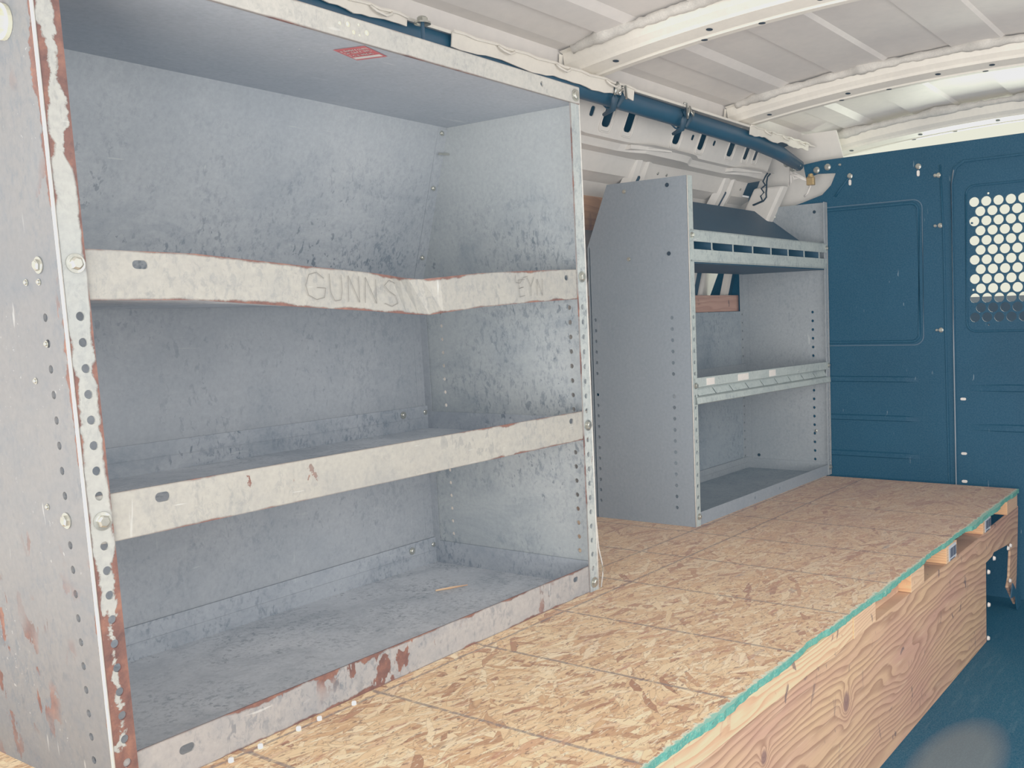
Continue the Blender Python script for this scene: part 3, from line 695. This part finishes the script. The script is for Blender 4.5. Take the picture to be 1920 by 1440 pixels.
# left wall: slotted inner panel, ledge, header band, skin, pillars
def wsec(y): pass
holes=[]
sl_=[(1.752,.022,.028),(1.838,.046,.066),(1.960,.044,.066),(2.262,.046,.066),(2.365,.020,.018),(2.435,.042,.064),(2.525,.020,.018),(2.66,.046,.060),(2.79,.036,.055),(2.87,.030,.045),(1.45,.03,.058),(1.2,.03,.058),(.7,.03,.058),(.3,.03,.058)]
mb=MB()
hs=[rrect(x-w/2,x+w/2,-h/2,h/2,min(w,h)*.3,4) for x,w,h in sl_]
def fr(a,b): return (a,.925-b*.45,1.262+b)
mb.plate(fr,[(-1.6,-.06),(3.02,-.06),(3.02,.06),(-1.6,.06)],hs,(0,.003,.001))
wl=S(mb.build('wall_left',M['body'],None,(0,0,0),bevel=.001))
# pressed rims under slots
mb=MB()
for x,w,h in sl_:
    if h<.04: continue
    rr=rrect(x-w/2-.007,x+w/2+.007,-h/2-.014,h/2+.004,.012,4)
    mb.tube([(fr(a,b)[0],fr(a,b)[1]-.002,fr(a,b)[2]) for a,b in rr+[rr[0]]],.003,5)
mb.build('slot_rim',M['body'],wl,(0,0,0),smooth=True)
# ledge below with scalloped profile
mb=MB(); n=80
def ledge(x):
    k=(math.sin((x-2.05)*2*math.pi/.72)>.0)
    t=.5+.5*max(-1,min(1,3*math.sin((x-2.05)*2*math.pi/.72)))
    return t
st_=[]
for i in range(n+1):
    x=-1.6+4.62*i/n; t=ledge(x)
    st_.append(lambda a,b,x=x,t=t:(x,a-(.035*t if 0.9<b<1.2035 and a<1.0 else 0),b))
mb.sweep([(.952,1.202),(.975,1.200),(.985,1.188),(.99,1.180),(1.035,1.176),(1.04,1.168),(1.06,1.128),(1.064,1.120)],st_)
mb.build('ledge',M['body'],wl,(0,0,0))
for x in (2.33,2.39,2.50,2.55,2.98):
    m=MB(); m.head((x,1.05,1.150),(0,-1,-.3),.0045,.003,12); m.build('rivet',M['steel'],wl,(0,0,0))
# bracket lips on the ledge
for x in (2.03,2.74):
    mb=MB(); mb.box(x-.02,x+.20,.952,.99,1.186,1.200,fn=lambda p:(p[0],p[1]-.02*(p[0]-x)/.2,p[2]+.01*(p[0]-x)/.2)); mb.build('bracket_lip',M['body'],wl,(0,0,0),bevel=.002)
# outer skin
SK=[(1.066,1.125),(1.12,1.10),(1.17,1.0),(1.215,.85),(1.245,.7),(1.27,.4),(1.285,0),(1.285,-.41)]
mb=MB(); mb.sweep(SK,[(lambda a,b,x=x:(x,a,b)) for x in (-1.6,0,1,2,3.2)]); mb.build('skin_panel',M['body'],wl,(0,0,0))
# back of the roof edge, closes the gap above the slotted panel
mb=MB(); mb.sweep([(.86,1.318),(.90,1.325),(.99,1.30),(1.03,1.20),(1.06,1.13)],[(lambda a,b,x=x:(x,a,b)) for x in (-1.6,0,1,2,3.2)]); mb.build('inner_cavity_panel',M['dark'],wl,(0,0,0))
# pillars
def pillar(x,nm='pillar',w=.12):
    mb=MB(); ctr=[(1.035,1.185),(1.06,1.12),(1.115,1.03),(1.16,.93),(1.20,.75),(1.22,.5)]
    h=w/2
    cs=[(-h,.03),(-h+.015,0),(-.022,-.004),(-.014,.014),(.014,.014),(.022,-.004),(h-.015,0),(h,.03)]
    mb.sweep(cs,[(lambda a,b,c=c,dx=-(1.19-c[1])*.10:(x+a+dx,c[0]+b-.01,c[1])) for c in ctr]); mb.build(nm,M['body'],wl,(0,0,0))
    mb=MB(); P=(x-.012,1.062,1.13)
    mb.plate(lambda a,b:(x+a-.005-.1*(-b),1.072-b*.62,1.10+b),rrect(-.014,.014,-.05,.03,.0139,5),[],(0,.002,0)); mb.build('pillar_slot',M['dark'],wl,(0,0,0))
for x in (2.215,2.86,1.5,.8): pillar(x)
for x in (2.70,):   # seen through the second unit
    pass
# battens
mb=MB(); mb.box(1.35,2.55,1.135,1.165,.945,1.055); o=mb.build('timber_batten',M['batten2'],None,(1.95,1.15,.945),bevel=.002); tag(o,'orange timber batten on the wall, seen in the gap between the two shelving units','timber batten')
mb=MB(); mb.box(1.96,3.02,1.088,1.108,.656,.722); o=mb.build('timber_batten',M['batten'],None,(2.5,1.1,.656),bevel=.002); tag(o,'reddish timber batten behind the open back of the smaller shelving unit','timber batten')
# dark slots between the wall panels seen through unit 2
for x in (2.72,3.02):
    mb=MB(); mb.box(x-.02,x+.022,1.13,1.15,.72,.86,fn=lambda p:(p[0],p[1]-(p[2]-.72)*.25,p[2])); mb.build('panel_gap',M['dark'],wl,(0,0,0))
    for dx in (-.05,.024):
        mb=MB(); mb.box(x+dx,x+dx+.026,1.125,1.15,.72,.86,fn=lambda p:(p[0],p[1]-(p[2]-.72)*.25,p[2])); mb.build('panel_edge',M['body'],wl,(0,0,0))
# hanging wire pair and dark strap
r=empty('hanging_wires',(3.0,.99,1.16),'pair of black zigzag wires hanging from the wall ledge near the partition','wires')
for d in (-.012,.012):
    mb=MB(); pts=[(2.985+d,.925,1.200),(2.97+d*.8,.93,1.185),(2.955+d*1.4,.93,1.165),(2.965+d*.5,.93,1.152),(2.945+d*2,.93,1.135),(2.955+d*.8,.93,1.122),(2.94+d*2.2,.93,1.105),(2.955+d*.3,.94,1.09),(2.96+d*.3,.985,1.078)]
    mb.tube(pts,.0035,5); mb.build('wire',M['black'],r,(3.0,.99,1.16),smooth=True)
mb=MB(); mb.plate(lambda a,b:(a,1.03-(b-1.0)*.1,b),[(2.99,1.0),(3.028,1.0),(3.03,1.12),(3.0,1.12)],[],(0,.004,0)); mb.build('strap',M['tube'],r,(3.0,.99,1.16))
# ------------------------------------------------------------------ front partition
BX=3.035
out=[(-1.3,-.412),(1.28,-.412),(1.28,.0),(1.24,.7),(1.13,.95),(.93,1.048),(.806,1.077),(.725,1.100),(.688,1.134),(.668,1.178),(.742,1.183),(.79,1.17),(.80,1.225),(.725,1.233),(.514,1.236),(.20,1.240),(-.014,1.243),(-.6,1.243),(-1.3,1.235)]
perf=[]
for r_ in range(13):
    z=1.0195-r_*.0345
    for c in range(9):
        y=.1545-c*.0413-(.0207 if r_%2 else 0)
        perf.append(circ(y,z-.0,.0172,18))
for (y,z) in ((.106,1.046),(.163,.945),(.160,.705),(.107,.578)): perf.append(circ(y,z,.004,8))
mb=MB(); mb.plate(lambda a,b:(BX,a,b),out,perf,(.006,0,0)); wf=S(mb.build('wall_front',M['bulk'],None,(0,0,0)))
wf['label']='navy steel partition with a perforated window behind the driver'
def bead(pts,r,nm='pressed_rib',mat='bulk'):
    m=MB(); m.tube([(BX-.001,a,b) for a,b in pts],r,8); return m.build(nm,M[mat],wf,(0,0,0),smooth=True)
def arcpath(y0,y1,z0,z1,r,close=True):
    p=rrect(min(y0,y1),max(y0,y1),z0,z1,r,6); return p+[p[0]]
bead(arcpath(.353,1.0,.521,1.036,.03),.0055); M['bulk_hi']=simple('worn navy pressing edge',lin(58,88,112),.45,sc=30); bead(arcpath(.338,1.02,.508,1.048,.035),.0026,mat='bulk_hi')  # outer bead in lighter navy, a highlight painted on the pressed rib
bead([(.272,1.165),(.262,.9),(.258,.5),(.250,.0),(.25,-.2)],.004)
bead([(.605,1.17),(.62,1.15),(.655,1.11),(.672,1.088)],.005)
# raised centre seam strip (two overlapping sheets)
mb=MB(); mb.box(BX-.010,BX-.001,-1.28,.238,-.40,1.175,fn=lambda p:p)
seam=[]
p=[(.226,-.40),(.236,1.10),(.225,1.15),(.19,1.172),(-1.28,1.18),(-1.28,1.172),(.185,1.164),(.212,1.146),(.226,1.10),(.218,-.40)]
mb=MB(); mb.plate(lambda a,b:(BX-.008,a,b),p,[],(.008,0,0)); mb.build('seam_strip',M['bulk'],wf,(0,0,0),bevel=.002)
m=MB(); m.tube([(BX-.009,.224,-.3),(BX-.009,.224,0.0),(BX-.009,.228,.5),(BX-.009,.232,1.09),(BX-.009,.222,1.14)],.0022,6); m.build('seam_edge',simple('worn seam edge',lin(128,140,152),.4),wf,(0,0,0),smooth=True)  # thin pale line along the seam
# perforated window surround
bead(arcpath(.182,-.30,.555,1.078,.03),.004)
# horizontal swages
def swage(y0,y1,z,h=.024):
    m=MB(); pr=[(-h/2,0),(-h/2+.004,-.008),(h/2-.004,-.008),(h/2,0)]
    st=[]
    for i in range(9):
        t=i/8; y=y0+(y1-y0)*t; e=1 if 0<i<8 else .0
        st.append(lambda a,b,y=y,e=e:(BX+b*e+.001,y,z+a*(.85 if e==0 else 1)))
    m.sweep(pr,st); return m.build('swage',M['bulk'],wf,(0,0,0),smooth=False)
for z in (.378,.228,.086): swage(.352,.80,z)
for z in (.350,.206): swage(.19,-.9,z,.028)
# fasteners on the partition
for (y,z,r_) in ((.351,1.168,.009),(.611,1.161,.009),(.29,1.128,.0055),(.277,1.128,.008),(.292,.945,.0045),(.274,.945,.0075),(.275,.562,.0075),(.29,.562,.004),(.70,1.205,.011),(.745,1.198,.011),(.65,1.208,.004)):
    m=MB(); m.head((BX-.001,y,z),(-1,0,0),r_,.007,12,1.15); m.build('bolt',M['steel'],wf,(0,0,0),smooth=False)
for (y,z,w,h) in ((.351,1.143,.010,.022),(.611,1.136,.010,.022),(.198,.308,.020,.009),(.197,.107,.020,.009),(.196,.004,.020,.010)):
    m=MB(); m.plate(lambda a,b:(BX-.0025,a,b),slot(y,z,w,h,4),[],(.002,0,0)); m.build('slot_hole',M['white'],wf,(0,0,0))
# brass fitting and wires in the corner
r=empty('corner_connector',(2.99,.76,1.16),'brass coloured connector with pale wires at the upper left corner of the partition','connector')
mb=MB(); mb.box(2.975,2.995,.735,.765,1.135,1.165); mb.head((2.985,.75,1.165),(0,0,1),.010,.014,12); mb.build('brass_body',M['brass'],r,(2.99,.76,1.16),bevel=.003)
mb=MB()
for k in range(4): mb.tube([(2.985,.755,1.15),(2.975,.78+.01*k,1.16+.01*k),(2.97,.80+.012*k,1.175-.012*k),(2.965,.825,1.185+.012*k)],.0035,6)
mb.tube([(2.985,.75,1.135),(2.985,.765,1.105),(2.99,.78,1.095)],.004,6); mb.build('wire',M['white'],r,(2.99,.76,1.16),smooth=True)
for k,(y,z) in enumerate(((.835,1.225),(.81,1.205),(.79,1.215))):
    m=MB(); m.head((2.955,y,z),(-1,0,-.2),.009,.012,6); m.build('nut',M['steel'],r,(2.99,.76,1.16))
# body corner post seen through the cut-out
mb=MB(); mb.plate(lambda a,b:(3.13,a,b),[(.62,1.02),(.95,.9),(1.35,.9),(1.35,1.36),(.70,1.36),(.66,1.20),(.62,1.2)],[],(.01,0,0)); mb.build('corner_post',M['body'],wl,(0,0,0))
mb=MB(); mb.box(2.96,3.02,.93,1.06,1.0,1.15,fn=lambda p:(p[0]+(.04 if p[2]>1.1 else 0),p[1]-(.06 if p[2]>1.1 else 0),p[2])); mb.build('corner_gusset',M['body'],wl,(0,0,0),bevel=.01)
# triangular torn bracket at the beam leg
mb=MB(); mb.plate(lambda a,b:(a,-.012,b),[(2.80,-.345),(2.83,-.30),(2.87,-.33),(2.93,-.37),(2.965,-.405),(2.90,-.41),(2.87,-.352)],[],(0,.004,0)); o=mb.build('torn_bracket',M['tube'],None,(2.88,-.01,-.41)); tag(o,'small torn metal bracket at the foot of the beam leg','bracket')
# ------------------------------------------------------------------ cab beyond the partition
r=empty('dashboard',(4.3,0,-.41),'dark cab dashboard glimpsed through the lowest holes of the perforated window','dashboard')
mb=MB(); mb.sweep([(0,-.0),(-.05,.9),(.02,1.07),(.2,1.098),(.5,1.07),(.5,0)],[(lambda a,b,y=y:(4.2+a,y,-.41+b)) for y in (-1.2,-.8,-.3,.3,.8,1.1)]); mb.build('panel',M['dark'],r,(4.3,0,-.41))
mb=MB()
for k,y in enumerate((-.02,-.075,-.13,-.21,-.26)): mb.box(4.10,4.115,y,y+.016+.008*(k%2),.57 if k%2 else .53,.685,fn=lambda p,q=(.5 if k%2 else -.35):(p[0],p[1]+(p[2]-.6)*q,p[2]))
mb.build('trim_strip',M['white'],r,(4.3,0,-.41))
# right wall (behind the photographer's right hand) closes the front half
mb=MB(); mb.box(.9,3.04,-1.32,-1.3,-.41,1.31); S(mb.build('wall_right',M['body'],None,(0,0,0)))
# ------------------------------------------------------------------ world and lights
w=bpy.data.worlds.new('sky'); bpy.context.scene.world=w; w.use_nodes=True; nt=w.node_tree; nt.nodes.clear()
o_=nt.nodes.new('ShaderNodeOutputWorld'); bg=nt.nodes.new('ShaderNodeBackground'); nt.links.new(bg.outputs[0],o_.inputs[0])
tc=nt.nodes.new('ShaderNodeTexCoord'); sp=nt.nodes.new('ShaderNodeSeparateXYZ'); nt.links.new(tc.outputs['Generated'],sp.inputs[0])
rp=nt.nodes.new('ShaderNodeValToRGB'); nt.links.new(sp.outputs[0],rp.inputs[0])
rp.color_ramp.elements[0].position=.35; rp.color_ramp.elements[0].color=(.86,.92,1.,1); rp.color_ramp.elements[1].position=.75; rp.color_ramp.elements[1].color=(.96,.96,.76,1)
nt.links.new(rp.outputs[0],bg.inputs[0]); bg.inputs[1].default_value=1.0
def area(name,loc,tgt,size,power,col=(1,1,1),sy=None):
    l=bpy.data.lights.new(name,'AREA'); l.energy=power; l.color=col; l.shape='RECTANGLE'; l.size=size*K; l.size_y=(sy or size)*K
    o=bpy.data.objects.new(name,l); C.objects.link(o); o.location=Vector(loc)*K
    o.rotation_euler=(Vector(tgt)-Vector(loc)).to_track_quat('-Z','Y').to_euler(); return o
area('daylight_rear',(-2.6,-1.0,1.1),(1.0,.5,.3),2.6,34,(1.,.97,.92),2.2)
area('ground_bounce',(-2.3,-.6,-.3),(2.0,.2,1.3),2.4,85,(1.,.97,.93),1.6)
area('side_door_daylight',(1.7,-1.22,.55),(1.9,.6,.75),1.3,7,(1.,.98,.95),1.0)  # unseen fill lamp added inside the right wall to brighten the deep end
area('daylight_side',(-.2,-2.6,1.1),(1.2,.6,.4),2.4,40,(1.,.98,.95),2.0)
area('cab_daylight',(4.0,.0,.95),(2.9,.0,1.40),1.2,9,(.92,1.,.82),.4)
# ------------------------------------------------------------------ camera
S_={'cx':-0.7028,'cy':-0.7515,'cz':0.6552,'yaw':35.046,'pit':-3.511,'rol':-1.881,'f':1853.02,'sx':143.79,'sy':-13.23}
y,p,ro=[math.radians(S_[k]) for k in ('yaw','pit','rol')]
f=Vector((math.cos(p)*math.cos(y),math.cos(p)*math.sin(y),math.sin(p))); R=Vector((math.sin(y),-math.cos(y),0)); Uv=R.cross(f)
r_=math.cos(ro)*R+math.sin(ro)*Uv; u_=-math.sin(ro)*R+math.cos(ro)*Uv
cam=bpy.data.cameras.new('camera'); co=bpy.data.objects.new('camera',cam); C.objects.link(co)
mw=Matrix((r_,u_,-f)).transposed().to_4x4(); mw.translation=Vector((S_['cx'],S_['cy'],S_['cz']))*K; co.matrix_world=mw
cam.sensor_width=36; cam.lens=S_['f']/1920*36; cam.shift_x=-S_['sx']/1920; cam.shift_y=S_['sy']/1920; cam.clip_start=.01
sc=bpy.context.scene; sc.camera=co
sc.cycles.max_bounces=6; sc.cycles.diffuse_bounces=4; sc.cycles.glossy_bounces=2; sc.cycles.caustics_reflective=False; sc.cycles.caustics_refractive=False
sc.view_settings.view_transform='Standard'; sc.view_settings.look='None'; sc.view_settings.exposure=-.27
# faded print grade: lifted mid tones, teal blacks
vs=sc.view_settings; vs.use_curve_mapping=True; cm=vs.curve_mapping; cm.extend='HORIZONTAL'
for ch,lo in ((0,.002),(1,.009),(2,.017)):
    c=cm.curves[ch].points; c[0].location=(0,lo); c[1].location=(1,1)
c=cm.curves[3]
for xx in (.03,.1,.25,.5): c.points.new(xx,xx**.74)
cm.update()
